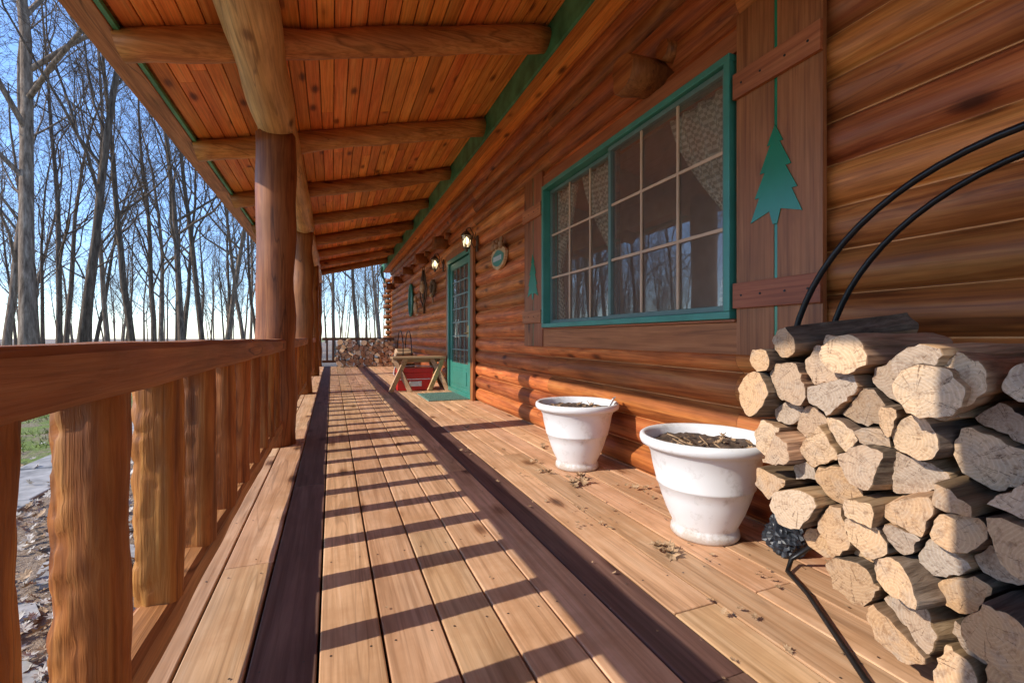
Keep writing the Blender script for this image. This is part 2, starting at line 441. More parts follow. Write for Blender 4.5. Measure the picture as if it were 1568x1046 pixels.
def swag(ya,yb,ztop,ztie,zbot):
    vs=[];fs=[];nu,nv=40,24
    for j in range(nv+1):
        tz=j/nv; z=ztop+(zbot-ztop)*tz
        if z>ztie: s=(ztop-z)/(ztop-ztie); w=1-0.86*s**1.4
        else: s=(ztie-z)/(ztie-zbot); w=0.14+0.18*s
        for i in range(nu+1):
            u=i/nu; y=ya+(yb-ya)*w*u
            vs.append((2.10+0.022*math.sin(u*26+z*1.5)*(0.5+w*0.5),y,z))
    for j in range(nv):
        for i in range(nu):
            a=j*(nu+1)+i; fs.append((a,a+1,a+nu+2,a+nu+1))
    mb.add(vs,fs,0,0.5,True)
swag(WY0+.05,WY0+0.60,WZ1-.04,1.62,1.12)
swag(mid+.10,mid+.60,WZ1-.04,1.62,1.12)
swag(WY1-.05,WY1-.42,WZ1-.04,1.62,1.12)
mb.obj('lace_curtains',[M_lace],house)

def shutter(y0,y1,z0,z1,name,treez):
    g=0.018; m=(y0+y1)/2
    mb=MB()
    mb.box(1.958,1.985,y0,m-g/2,z0,z1,0); mb.box(1.958,1.985,m+g/2,y1,z0,z1,0)
    for zb in (z0+0.24,z1-0.44):
        mb.box(1.935,1.957,y0-0.004,y1+0.004,zb,zb+0.13,1)
        for yy in (y0+.05,y0+.16,y1-.16,y1-.05):
            mb.tube([(1.936,yy,zb+.065),(1.931,yy,zb+.065)],0.006,8,3)
    mb.obj(name,[M_shut,M_trim,M_dgreen,M_black],house,0.003)
    mb=MB()
    mb.box(1.962,1.970,m-0.0085,m+0.0085,z0,z1,0)
    H=0.44;W=0.135;zc=treez
    half=[(0.0,H),(0.042,H*0.80),(0.025,H*0.80),(0.082,H*0.52),(0.055,H*0.52),(0.112,H*0.26),(0.085,H*0.26),(W,0.0),(0.03,0.035),(0.012,-0.03)]
    pts=[(-a,b) for a,b in half[::-1]]+half[1:]
    n=len(pts)
    vs=[(1.953,m+a,zc+b) for a,b in pts]+[(1.9575,m+a,zc+b) for a,b in pts]
    fs=[tuple(range(n)),tuple(range(2*n-1,n-1,-1))]+[(i,(i+1)%n,n+(i+1)%n,n+i) for i in range(n)]
    mb.add(vs,fs,0)
    mb.obj(name+'_pine_cutout',[M_dgreen],house)
shutter(1.335,1.785,0.86,2.62,'shutter_near',1.52)
shutter(4.145,4.60,0.86,2.62,'shutter_far',1.38)

# door ------------------------------------------------------------
mb=MB()
frame(mb,1.95,2.085,DY0,DY1,0.01,DZ,0.07)
mb.box(1.986,2.029,DY0+.21,DY1-.21,0.14,0.45,0)
frame(mb,1.98,2.03,DY0+.10,DY1-.10,0.03,DZ-.09,0.11)
mb.box(1.975,1.985,DY0+.30,DY1-.30,0.18,0.40,0)
mb.box(1.984,2.031,DY0+.21,DY1-.21,.452,.52,0)
mb.obj('front_door',[M_green],house,0.004)
mb=MB()
ya,yb=DY0+.21,DY1-.21
for i in range(1,4):
    y=ya+(yb-ya)*i/4; mb.box(1.99,2.0,y-.010,y+.010,.52,DZ-.2,2)
for j in range(1,7):
    z=.52+(DZ-.72)*j/7; mb.box(1.991,1.999,ya,yb,z-.010,z+.010,2)
mb.tube([(1.98,DY0+.16,1.02),(1.93,DY0+.16,1.02),(1.93,DY0+.23,1.02)],0.009,8,1)
mb.box(1.968,1.979,DY0+.13,DY0+.19,.96,1.14,1)
mb.obj('door_grille',[plain('grille',(0.07,0.10,0.09),0.4),plain('brass',(0.6,0.42,0.15),0.3,0.9),plain('grid_pale',(0.18,0.26,0.22),0.4)],house)
mb=MB(); mb.add([(2.005,ya,.5),(2.005,yb,.5),(2.005,yb,DZ-.19),(2.005,ya,DZ-.19)],[(0,3,2,1)]); mb.obj('door_glass',[M_glassd],house)
mb=MB(); mb.box(1.955,2.0,DY0-.13,DY0-.003,0.0,DZ+.1,0); mb.box(1.955,2.0,DY1+.003,DY1+.13,0.0,DZ+.1,0); mb.box(1.955,2.0,DY0-.0,DY1+.0,DZ+.003,DZ+.12,0)
mb.obj('door_casing',[M_shut],house,0.003)
mb=MB(); mb.tube([(1.68,17.1,3.5),(1.68,17.3,3.38),(1.72,17.4,3.2),(1.92,17.4,2.9),(1.93,17.4,2.6),(1.93,17.4,-0.4)],0.045,10,0)
mb.obj('gutter_downspout',[plain('gutter_paint',(0.04,0.10,0.06),0.4)],house)

# railing ------------------------------------------------------------
rail=empty('porch_railing')
mb=MB(); mbb=MB()
bays=[(-2.9,0.19),(0.51,4.40),(4.71,8.35),(8.66,12.25),(12.56,16.15)]
def noisy_rail(mb,x0,x1,y0,y1,z0,z1,mat=0,amp=0.009):
    n=int((y1-y0)/0.05)
    c=0.014
    sec=[(x0+c,z0),(x1-c,z0),(x1,z0+c),(x1,z0+(z1-z0)*.35),(x1,z0+(z1-z0)*.65),(x1,z1-c),(x1-c,z1),((x0+x1)/2,z1+.002),(x0+c,z1),(x0,z1-c),(x0,z0+c)]
    vs=[];fs=[];m=len(sec)
    for i in range(n+1):
        y=y0+(y1-y0)*i/n
        for (a,b) in sec:
            vs.append((a+amp*noise.noise(Vector((a*6,y*3.4,b*12))),y,b+amp*0.6*noise.noise(Vector((a*7+5,y*2.9,b*5)))))
    for i in range(n):
        for j in range(m):
            fs.append((i*m+j,(i+1)*m+j,(i+1)*m+(j+1)%m,i*m+(j+1)%m))
    fs.append(tuple(range(m))); fs.append(tuple(n*m+j for j in range(m))[::-1])
    mb.add(vs,fs,mat)
for (a,b) in bays:
    noisy_rail(mb,-0.51,-0.37,a-0.06,b+0.06,0.838,0.938)
    noisy_rail(mb,-0.485,-0.395,a-0.06,b+0.06,0.15,0.24)
    nb=max(1,round((b-a)/0.368)); 
    y=1.15-0.368 if a==0.51 else a+(b-a)/nb/2
    while y<b-0.08:
        if y>a+0.05:
            n=28; rows=70; vs=[];fs=[]
            sd=R.random()*50; rr=R.uniform(0.048,0.055)
            for i in range(rows+1):
                z=0.236+(0.842-0.236)*i/rows
                for kx in range(n):
                    an=2*math.pi*kx/n; c,s_=math.cos(an),math.sin(an)
                    se=1/((abs(c)**2.6+abs(s_)**2.6)**(1/2.6))
                    r=rr*se
                    rough=0.25+1.1*max(0,-c)
                    r+=0.008*noise.noise(Vector((c*1.6+sd,s_*1.6,z*4)))
                    r+=rough*(0.009*noise.noise(Vector((c*4+sd,s_*4,z*15)))-0.014*max(0,noise.noise(Vector((c*3+sd+9,s_*3,z*26)))))
                    vs.append((-0.44+1.08*r*c,y+r*s_,z))
            for i in range(rows):
                for kx in range(n):
                    fs.append((i*n+kx,i*n+(kx+1)%n,(i+1)*n+(kx+1)%n,(i+1)*n+kx))
            mbb.add(vs,fs,0,None,True)
        y+=0.368 if a==0.51 else (b-a)/nb
mb.obj('rails',[M_railY],rail); mbb.obj('balusters',[M_bal],rail)
mb=MB()
mb.box(-0.30,2.0,16.25,16.36,0.86,0.95,0); mb.box(-0.30,2.0,16.27,16.34,0.12,0.20,0)
for i in range(12): mb.tube([(-0.15+i*0.185,16.305,0.19),(-0.15+i*0.185,16.305,0.87)],0.03,8,0)
mb.obj('end_rail',[M_railX],rail,0.01)

# pots ------------------------------------------------------------
def leaf_shape(mb,pos,size,rot,tilt=0.2,curl=0.3,mat=0):
    pts=[(0,-1),(0.12,-0.55),(0.5,-0.6),(0.36,-0.2),(0.75,0.05),(0.38,0.25),(0.45,0.62),(0.12,0.55),(0,1),(-0.14,0.55),(-0.45,0.6),(-0.36,0.2),(-0.72,0.0),(-0.34,-0.22),(-0.48,-0.6),(-0.1,-0.55)]
    Mx=Matrix.Rotation(rot,3,'Z')@Matrix.Rotation(tilt,3,'X')@Matrix.Rotation(R.uniform(-tilt,tilt),3,'Y')
    vs=[Vector(pos)+Mx@Vector((0,0,0.0))]
    for a,b in pts:
        v=Vector((a*size,b*size,curl*size*(a*a*1.2+b*b*0.5)*R.uniform(0.6,1.3)))
        vs.append(Vector(pos)+Mx@v)
    n=len(pts)
    mb.add(vs,[(0,i+1,(i+1)%n+1) for i in range(n)],mat)
def pot(loc,chip=False):
    mb=MB()
    pr=[(0.0,0.0),(0.150,0.0),(0.158,0.012),(0.155,0.035),(0.145,0.048),(0.150,0.06),(0.178,0.12),(0.203,0.19),(0.220,0.245),(0.226,0.249),(0.225,0.256),(0.243,0.33),(0.254,0.395),(0.259,0.40),(0.264,0.422),(0.286,0.428),(0.300,0.438),(0.305,0.455),(0.303,0.472),(0.292,0.480),(0.279,0.476),(0.270,0.462),(0.264,0.43),(0.257,0.40)]
    mb.lathe(pr,64,(0,0,0),0,0.5)
    o=mb.obj('flower_pot',[M_pot],None,0,loc)
    mb=MB()
    n=48;rings=14;vs=[];fs=[]
    for j in range(rings+1):
        for kx in range(n):
            r=0.263*j/rings; a=2*math.pi*kx/n; x=r*math.cos(a);y=r*math.sin(a)
            vs.append((x,y,0.428+0.022*noise.noise(Vector((x*14+loc[0],y*14,1)))+0.014*noise.noise(Vector((x*45,y*45,3)))))
    for j in range(rings):
        for kx in range(n): fs.append((j*n+kx,(j+1)*n+kx,(j+1)*n+(kx+1)%n,j*n+(kx+1)%n))
    mb.add(vs,fs,0,0.5,True)
    for i in range(22):
        a=R.uniform(0,6.28); r=0.22*math.sqrt(R.random())
        leaf_shape(mb,(r*math.cos(a),r*math.sin(a),0.445),R.uniform(0.012,0.034),R.uniform(0,6),R.uniform(0,0.7),0.4,1)
    for i in range(10):
        a=R.uniform(0,6.28); r=0.18*math.sqrt(R.random()); p=Vector((r*math.cos(a),r*math.sin(a),0.435))
        mb.tube([p,p+Vector((R.uniform(-.07,.07),R.uniform(-.07,.07),R.uniform(0.01,0.04)))],0.003,5,1)
    if chip:
        mb.box(-.06,.06,-.004,.004,-.03,.045,2,M=Matrix.Translation((0.19,-0.16,0.480))@Matrix.Rotation(0.8,4,'Z')@Matrix.Rotation(0.5,4,'X'))
    mb.obj('soil',[M_soil,M_leaf,M_pot],o)
    return o
pot((1.68,2.96,0.0),True); pot((1.69,1.73,0.0))

# firewood rack + stack -----------------------------------------------
def fire_mats():
    m,nt,b=new_mat('wood_end')
    tc=N(nt,'ShaderNodeTexCoord'); uv=N(nt,'ShaderNodeUVMap',uv_map='UVMap')
    sp=N(nt,'ShaderNodeVectorMath',operation='LENGTH'); nt.links.new(uv.outputs[0],sp.inputs[0])
    n=noise_n(nt,tc.outputs['Object'],14,4,0.6)
    ma=N(nt,'ShaderNodeMath',operation='MULTIPLY_ADD'); nt.links.new(sp.outputs['Value'],ma.inputs[0]); ma.inputs[1].default_value=700
    mm=N(nt,'ShaderNodeMath',operation='MULTIPLY'); nt.links.new(n,mm.inputs[0]); mm.inputs[1].default_value=16; nt.links.new(mm.outputs[0],ma.inputs[2])
    si=N(nt,'ShaderNodeMath',operation='SINE'); nt.links.new(ma.outputs[0],si.inputs[0])
    rings=ramp(nt,si.outputs[0],[(0.0,(0.90,0.86,0.82)),(0.9,(1,1,1))])
    at=N(nt,'ShaderNodeAttribute',attribute_name='rnd')
    base=ramp(nt,at.outputs['Fac'],[(0.0,(0.34,0.24,0.16)),(0.15,(0.60,0.37,0.19)),(0.35,(0.44,0.33,0.24)),(0.55,(0.66,0.42,0.23)),(0.75,(0.72,0.51,0.32)),(0.9,(0.46,0.37,0.29)),(1.0,(0.60,0.38,0.21))])
    n0=noise_n(nt,tc.outputs['Object'],11,4,0.7)
    grey=ramp(nt,n0,[(0.48,0.0),(0.70,0.65)])
    base=mixc(nt,grey,base,(0.42,0.345,0.275))
    n2=noise_n(nt,tc.outputs['Object'],48,4,0.7)
    d=ramp(nt,n2,[(0.30,(0.42,0.32,0.25)),(0.48,(1,1,1))])
    c=mixc(nt,1.0,base,rings,'MULTIPLY'); c=mixc(nt,0.7,c,d,'MULTIPLY')
    sx=N(nt,'ShaderNodeSeparateXYZ'); nt.links.new(uv.outputs[0],sx.inputs[0])
    an=N(nt,'ShaderNodeMath',operation='ARCTAN2'); nt.links.new(sx.outputs[0],an.inputs[0]); nt.links.new(sx.outputs[1],an.inputs[1])
    cx=N(nt,'ShaderNodeCombineXYZ'); nt.links.new(an.outputs[0],cx.inputs[0]); nt.links.new(at.outputs['Fac'],cx.inputs[1]); nt.links.new(n,cx.inputs[2])
    n3=N(nt,'ShaderNodeTexNoise'); n3.inputs['Scale'].default_value=7; n3.inputs['Detail'].default_value=2; nt.links.new(cx.outputs[0],n3.inputs['Vector'])
    cr=ramp(nt,n3.outputs['Fac'],[(0.62,(1,1,1)),(0.65,(0.20,0.14,0.10)),(0.68,(1,1,1))])
    c=mixc(nt,0.85,c,cr,'MULTIPLY')
    nt.links.new(c,b.inputs['Base Color']); b.inputs['Roughness'].default_value=0.85
    bump(nt,b,n2,0.7,0.007)
    m2=wood('split_side',(0.24,0.135,0.065),(0.48,0.29,0.155),(0.64,0.43,0.26),'X',0.85,False,0.9,0.55,14,0.5,rough_var=False)
    m3=wood('bark',(0.075,0.047,0.03),(0.20,0.135,0.088),(0.35,0.26,0.185),'X',0.9,False,1.0,0.5,16,0.5,rough_var=False)
    return [m,m2,m3]
FM=fire_mats()
class LogB(MB):
    def __init__(s): super().__init__(); s.uv={}
    def log(s,poly,x0,x1,M=None,barkfrac=0.4,rnd=None):
        if rnd is None: rnd=R.random()
        pp=[];n=len(poly)
        for i in range(n):
            a=poly[i];b=poly[(i+1)%n]; L=math.hypot(b[0]-a[0],b[1]-a[1]); k=max(1,int(L/0.010))
            for j in range(k): pp.append((a[0]+(b[0]-a[0])*j/k,a[1]+(b[1]-a[1])*j/k))
        poly=pp; n=len(poly); cy=sum(p[0] for p in poly)/n; cz=sum(p[1] for p in poly)/n
        sd0=R.random()*60
        poly=[(y+0.007*noise.noise(Vector((y*45+sd0,z*45,1)))+0.0015*R.uniform(-1,1),z+0.007*noise.noise(Vector((y*45+sd0,z*45,7)))+0.0015*R.uniform(-1,1)) for y,z in poly]
        oy,oz=cy+R.uniform(-.05,.05),cz+R.uniform(-.05,.05)
        seg=8; vs=[];base=len(s.v)
        tw=R.uniform(-.2,.2); tilty=R.uniform(-.2,.2); tiltz=R.uniform(-.2,.2)
        sd=R.random()*30; bow=R.uniform(-.012,.012)
        ts=[0,0.010,0.15,0.3,0.5,0.7,0.85,0.99,1]
        for i in range(seg+1):
            t=ts[i]; x=x0+(x1-x0)*t; c,sn=math.cos(tw*t),math.sin(tw*t)
            for j,(y,z) in enumerate(poly):
                a,b=y-cy,z-cz; f=1+0.14*noise.noise(Vector((t*2.5+sd,a*30,b*30)))
                if i in (0,seg): f*=0.98
                dx=(a*tilty+b*tiltz)*(1 if t<0.5 else -1) if i in (0,1,seg-1,seg) else 0
                if i in(0,seg): dx+=0.003*noise.noise(Vector((a*60+sd,b*60,0)))
                p=Vector((x+dx,cy+(a*c-b*sn)*f+bow*math.sin(t*3.1),cz+(a*sn+b*c)*f))
                if M: p=M@p
                vs.append(p)
        fs=[];ms=[]
        st=R.randrange(n); nbark=int(n*barkfrac)
        for i in range(seg):
            for j in range(n):
                fs.append((i*n+j,i*n+(j+1)%n,(i+1)*n+(j+1)%n,(i+1)*n+j)); ms.append(2 if ((j-st)%n)<nbark else 1)
        fs.append(tuple(range(n))[::-1]); ms.append(0)
        fs.append(tuple(seg*n+j for j in range(n))); ms.append(0)
        nf=len(s.f)
        s.add(vs,fs,ms,rnd,False)
        for q in (nf+seg*n,nf+seg*n+1):
            idx=s.f[q]; s.uv[q]=[]
            for j in idx:
                jj=(j-base)%n; s.uv[q].append((poly[jj][0]-oy,poly[jj][1]-oz))
    def fin(s,name,parent=None,loc=None):
        o=s.obj(name,FM,parent,0,loc); me=o.data; uvl=me.uv_layers.new(name='UVMap')
        for q,l in s.uv.items():
            p=me.polygons[q]
            for k2,li in enumerate(p.loop_indices): uvl.data[li].uv=l[k2]
        return o
def clip(poly,px,py,nx,ny):
    out=[];n=len(poly)
    for i in range(n):
        a=poly[i];b=poly[(i+1)%n]
        da=(a[0]-px)*nx+(a[1]-py)*ny; db=(b[0]-px)*nx+(b[1]-py)*ny
        if da<=0: out.append(a)
        if (da<0<db) or (db<0<da):
            t=da/(da-db); out.append((a[0]+(b[0]-a[0])*t,a[1]+(b[1]-a[1])*t))
    return out
def chaikin(p,q=0.25):
    o=[];n=len(p)
    for i in range(n):
        a=p[i];b=p[(i+1)%n]
        o.append((a[0]*(1-q)+b[0]*q,a[1]*(1-q)+b[1]*q)); o.append((a[0]*q+b[0]*(1-q),a[1]*q+b[1]*(1-q)))
    return o
def roundlog(r,n=14):
    sd=R.random()*40
    return [(r*(1+0.14*noise.noise(Vector((math.cos(a)*1.5+sd,math.sin(a)*1.5,0))))*math.cos(a),r*(1+0.14*noise.noise(Vector((math.cos(a)*1.5+sd,math.sin(a)*1.5,5))))*math.sin(a)) for a in [2*math.pi*i/n for i in range(n)]]
def pack(lb,inside,ymin,ymax,zmin,zmax,sp,xf,length,jit=1.0):
    pts=[]
    j=0;z=zmin
    while z<zmax:
        y=ymin+(sp/2 if j%2 else 0)
        while y<ymax:
            p=(y+R.uniform(-.46,.46)*sp*jit,z+R.uniform(-.44,.44)*sp*jit,R.uniform(-.35,.35)*sp)
            if inside(p[0],p[1]): pts.append(p)
            y+=sp
        z+=sp*0.88; j+=1
    for p in pts:
        h=sp*0.86; k0=R.random(); poly=[(p[0]+h*math.cos(a+k0),p[1]+h*math.sin(a+k0)) for a in [math.pi/4*i for i in range(8)]]
        for q in pts:
            if q is p: continue
            dx,dy=q[0]-p[0],q[1]-p[1]; d=math.hypot(dx,dy)
            if d<sp*2.4:
                off=max(min((p[2]-q[2])/2,d*0.3),-d*0.3)+d/2
                poly=clip(poly,p[0]+dx/d*off,p[1]+dy/d*off,dx/d,dy/d)
            if len(poly)<3: break
        if len(poly)<3: continue
        cy=sum(a[0] for a in poly)/len(poly); cz=sum(a[1] for a in poly)/len(poly)
        g=R.uniform(0.91,0.99); poly=[(cy+(a-cy)*g,cz+(b-cz)*g) for a,b in poly]
        rr=R.random()
        if rr<0.36: poly=chaikin(chaikin(poly))
        elif rr<0.55:
            an=R.uniform(0,6.28); poly2=clip(poly,cy+0.02*math.cos(an),cz+0.02*math.sin(an),math.cos(an),math.sin(an))
            poly=chaikin(poly2 if len(poly2)>2 else poly,0.08)
        else: poly=chaikin(poly,R.uniform(0.07,0.18))
        x0=xf(p)+R.choice([R.uniform(-.04,.03),R.uniform(-.08,.06)])
        Mx=Matrix.Translation((x0,cy,cz))@Matrix.Rotation(R.uniform(-.13,.13),4,'Z')@Matrix.Rotation(R.uniform(-.07,.07),4,'Y')@Matrix.Translation((-x0,-cy,-cz))
        lb.log(poly,x0,x0+length+R.uniform(-.04,.03),Mx,R.choice([0,0.3,0.5,0.7,1.0]))
CY,CZ,RR=0.54,0.78,0.71
lb=LogB()
pack(lb,lambda y,z: math.hypot(y-CY,z-CZ)<RR-0.04 and z<0.86+0.03*math.sin(y*9),-0.25,1.35,0.04,1.0,0.101,lambda p:1.42+0.05*(p[0]-0.6)+0.05*max(0,0.4-p[1]),0.42)
def toplog(y,z,r,x0,L,rz,ry,bf,rnd):
    poly=roundlog(r); Mx=Matrix.Translation((x0,y,z))@Matrix.Rotation(rz,4,'Z')@Matrix.Rotation(ry,4,'Y')
    lb.log(poly,0,L,Mx,bf,rnd)
toplog(0.90,0.90,0.062,1.40,0.50,0.03,0.0,0.0,0.7)
toplog(1.10,0.93,0.05,1.42,0.52,-0.15,-0.10,0.5,0.2)
toplog(0.66,0.82,0.066,1.34,0.42,0.15,0.03,0.2,0.75)
toplog(1.18,0.87,0.042,1.40,0.40,0.1,0.02,0.8,0.55)
toplog(0.45,0.91,0.065,1.38,0.45,-0.1,0.0,0.4,0.6)
toplog(0.20,0.92,0.06,1.40,0.45,0.1,0.0,0.6,0.3)
st=lb.fin('firewood_stack')
mb=MB()
RK=0.70
for X in (1.60,1.80):
    pts=[(X,CY-.02+RK*math.sin(a),CZ-.0-RK*math.cos(a)) for a in [2*math.pi*i/72 for i in range(73)]]
    mb.tube(pts,0.0105,10,0)
for a in (0.0,0.5,-0.5):
    mb.tube([(1.60,CY+RK*math.sin(a),CZ-RK*math.cos(a)-.01),(1.80,CY+RK*math.sin(a),CZ-RK*math.cos(a)-.01)],0.011,8,0)
for s in (1,-1):
    mb.tube([(1.80,CY+.48*s,.26),(1.79,CY+.72*s,.12),(1.76,CY+.79*s,.04),(1.70,CY+.76*s,.014),(1.62,CY+.62*s,.014),(1.36,CY+.27*s,.014),(1.24,CY+.08*s,.014)],0.0095,10,0)
mb.obj('firewood_rack',[M_black])
lb=LogB()
pack(lb,lambda y,z: z<0.80+0.05*math.sin(y*5),0,1.65,0.08,0.86,0.13,lambda p:0.0,0.40)
o=lb.fin('firewood_stack'); o.rotation_euler=(0,0,math.radians(90)); o.location=(1.85,15.6,0)
lb=LogB(); pack(lb,lambda y,z: math.hypot(y,z-0.6)<0.42 and z<0.6,-.6,.6,.1,.8,0.12,lambda p:0.0,0.36)
o=lb.fin('firewood_stack'); o.location=(1.5,11.6,0)
mb=MB()
for X in (0.08,0.28):
    mb.tube([(X,0.50*math.sin(a),0.62-0.50*math.cos(a)) for a in [2*math.pi*i/48 for i in range(49)]],0.012,8,0)
for s in (1,-1): mb.tube([(0,.3*s,.2),(0,.38*s,0.01),(.36,.38*s,.01),(.36,.3*s,.2)],0.011,8,0)
o=mb.obj('firewood_rack',[M_black]); o.location=(1.5,11.6,0)

# plastic bag slumped between the pot and the rack
mb=MB(); n=44;vs=[];fs=[]
for i in range(n+1):
    ph=math.pi*i/n
    for k2 in range(52):
        a=2*math.pi*k2/52; d=Vector((math.sin(ph)*math.cos(a),math.sin(ph)*math.sin(a),math.cos(ph)))
        r=1.0+0.25*noise.noise(d*1.6+Vector((8,4,2)))-0.30*abs(noise.noise(d*4.5+Vector((2,2,2))))-0.22*abs(noise.noise(d*9))
        zz=0.10+d.z*0.12*r
        if d.z>0: zz+=0.10*d.z*d.z*(0.6+0.4*noise.noise(d*3)); 
        wd=(1-0.45*max(0,d.z))
        vs.append((d.x*0.10*r*wd,d.y*0.10*r*wd,max(zz,0.004)))
for i in range(n):
    for k2 in range(52): fs.append((i*52+k2,i*52+(k2+1)%52,(i+1)*52+(k2+1)%52,(i+1)*52+k2))
mb.add(vs,fs,0,0.5,False); mb.obj('plastic_bag',[plain('bag',(0.022,0.026,0.034),0.42)],None,0,(1.87,1.43,0.0))

# lanterns
M_lg,nt,b=new_mat('lantern_bulb'); b.inputs['Base Color'].default_value=(1,0.85,0.6,1); b.inputs['Emission Color'].default_value=(1,0.78,0.45,1); b.inputs['Emission Strength'].default_value=4; b.inputs['Roughness'].default_value=0.2
M_ant=plain('aged_bronze',(0.10,0.07,0.045),0.45,0.6)
M_glassl=glass_mat('lantern_pane',1.5,0.25,(0.9,0.85,0.75))
def lantern(y,z):
    mb=MB(); x=-0.17
    mb.lathe([(0.0,.17),(0.012,.165),(0.014,.14),(0.03,.13),(0.075,.085),(0.085,.07),(0.08,.066)],6,(x,0,0),0,0.3,False)
    mb.lathe([(0.0,-.17),(0.015,-.16),(0.02,-.13),(0.045,-.12),(0.05,-.105),(0.0,-.10)],6,(x,0,0),0,0.3,False)
    for i in range(6):
        a=math.pi/3*i
        mb.tube([(x+.05*math.cos(a),.05*math.sin(a),-.105),(x+.076*math.cos(a),.076*math.sin(a),.072)],0.005,5,0)
    mb.lathe([(0.044,-.10),(0.07,.066)],6,(x,0,0),1,0.3,False)
    mb.lathe([(0.0,-.06),(0.026,-.04),(0.036,0),(0.022,.035),(0,.055)],12,(x,0,0),2,0.3)
    mb.tube([(0.0,0,-.06),(-.06,0,-.10),(-.10,0,-.02),(-.07,0,.10),(-.12,0,.19),(x,0,.17)],0.008,8,0)
    mb.box(-0.018,0.0,-.04,.04,-.15,.08,0)
    mb.tube([(0,0,-.02),(-.05,0,.05),(-.03,0,.13)],0.006,6,0)
    mb.obj('wall_lantern',[M_ant,M_glassl,M_lg],None,0,(1.99,y,z))
lantern(6.42,2.36); lantern(8.62,2.36)

# plaque
mb=MB(); n=28
prf=[(0.26*math.cos(a)*(1+0.04*math.sin(5*a)),0.155*math.sin(a)*(1+0.05*math.cos(4*a))) for a in [2*math.pi*i/n for i in range(n)]]
vs=[(1.955,y,z) for y,z in prf]+[(1.99,y,z) for y,z in prf]
mb.add(vs,[tuple(range(n)),tuple(range(2*n-1,n-1,-1))]+[(i,(i+1)%n,n+(i+1)%n,n+i) for i in range(n)],0)
vs=[(1.948,y*.8,z*.62-.02) for y,z in prf]+[(1.957,y*.8,z*.62-.02) for y,z in prf]
mb.add(vs,[tuple(range(n)),tuple(range(2*n-1,n-1,-1))]+[(i,(i+1)%n,n+(i+1)%n,n+i) for i in range(n)],1)
def blob(mb,c,s,mat,sd=0):
    vs=[];fs=[]
    for i in range(9):
        ph=math.pi*i/8
        for k2 in range(12):
            a=2*math.pi*k2/12; d=Vector((math.sin(ph)*math.cos(a),math.sin(ph)*math.sin(a),math.cos(ph)))
            r=1+.15*noise.noise(d*2+Vector((sd,0,0))); vs.append((c[0]+d.x*s[0]*r,c[1]+d.y*s[1]*r,c[2]+d.z*s[2]*r))
    for i in range(8):
        for k2 in range(12): fs.append((i*12+k2,i*12+(k2+1)%12,(i+1)*12+(k2+1)%12,(i+1)*12+k2))
    mb.add(vs,fs,mat,0.5,True)
for yy,sc in ((-.12,1),(.03,.8),(.15,.9)):
    blob(mb,(1.945,yy,.14),(.03,.06*sc,.055*sc),2,yy); blob(mb,(1.94,yy-.05*sc,.19),(.025,.03*sc,.03*sc),2,yy+3)
    for e in (-.018,.018): blob(mb,(1.94,yy-.05*sc+e,.215),(.01,.009,.012),2)
for i in range(7): mb.box(1.943,1.9475,-.14+i*.043,-.14+i*.043+.022,-.05,.01,3)
mb.obj('welcome_plaque',[M_bench,M_green,plain('carved_bear',(0.30,0.15,0.06),0.6),M_white],None,0,(0,5.45,1.97))
mb=MB()
pr=[(0.26*math.cos(a),0.42*math.sin(a)) for a in [2*math.pi*i/40 for i in range(41)]]
mb.tube([(1.965,y,z) for y,z in pr],0.03,8,0)
vs=[(1.975,y,z) for y,z in pr[:-1]]; mb.add(vs,[tuple(range(40))],1)
mb.obj('oval_mirror',[M_green,plain('mirror',(0.35,0.4,0.42),0.08,0.9)],None,0,(0,12.4,1.95))
mb=MB()
for s in (1,-1):
    for q in range(3):
        mb.tube([(1.95,s*(0.05+0.16*q*t+0.18*math.sin(t*3)*t),0.0+0.55*t-0.20*q+0.06*math.cos(t*5)) for t in [i/10 for i in range(11)]],[0.022*(1-0.06*i) for i in range(11)],6,0)
mb.tube([(1.97,0,-.5),(1.95,0,.5)],0.026,8,0)
blob(mb,(1.93,0,.1),(.06,.12,.15),1)
mb.obj('wall_ornament',[M_ant,M_bench],None,0,(0,10.5,2.0))
mb=MB()
mb.tube([(1.95,0.15*math.sin(a),0.15*math.cos(a)) for a in [2*math.pi*i/24 for i in range(25)]],0.035,8,0,amp=0.03,freq=14)
blob(mb,(1.92,0,-.15),(.04,.06,.05),1); mb.tube([(1.95,0,-.18),(1.94,-.06,-.32)],0.02,6,1)
mb.obj('wreath',[plain('twig_wreath',(0.16,0.10,0.05),0.9,0,0.5,30,0.5),M_bench],None,0,(0,9.45,1.98))
mb=MB()
blob(mb,(1.93,0,0),(.06,.10,.16),0,2); blob(mb,(1.92,-.02,.2),(.05,.07,.07),0,4); mb.box(1.95,1.985,-.14,.14,-.2,-.165,0)
mb.obj('carved_wall_figure',[M_bench],None,0,(0,11.4,1.7))

# bench, cooler, mat
mb=MB()
for i in range(4): mb.box(0,.95,i*.125,i*.125+.118,.575,.61,0)
mb.box(.02,.93,.20,.28,.50,.573,0)
def strut(a,b,w,t):
    a=Vector(a);b=Vector(b);d=b-a;L=d.length; q=d.to_track_quat('X','Z').to_matrix().to_4x4()
    mb.box(0,L,-w/2,w/2,-t/2,t/2,0,M=Matrix.Translation(a)@q)
for xx in (.14,.81):
    strut((xx-.18,-.04,0),(xx+.10,.08,.575),.035,.085); strut((xx+.18,.50,0),(xx-.10,.38,.575),.035,.085)
    strut((xx+.16,-.04,0),(xx-.10,.1,.575),.035,.085)
mb.obj('wooden_bench',[M_bench],None,0.004,(0.98,8.15,0))
mb=MB()
mb.box(0,.62,0,.34,0.01,.32,0); mb.box(-.01,.63,-.01,.35,.325,.40,0); mb.box(.04,.58,-.006,.0,.20,.215,1)
mb.box(.20,.42,-.008,-.002,.08,.17,1)
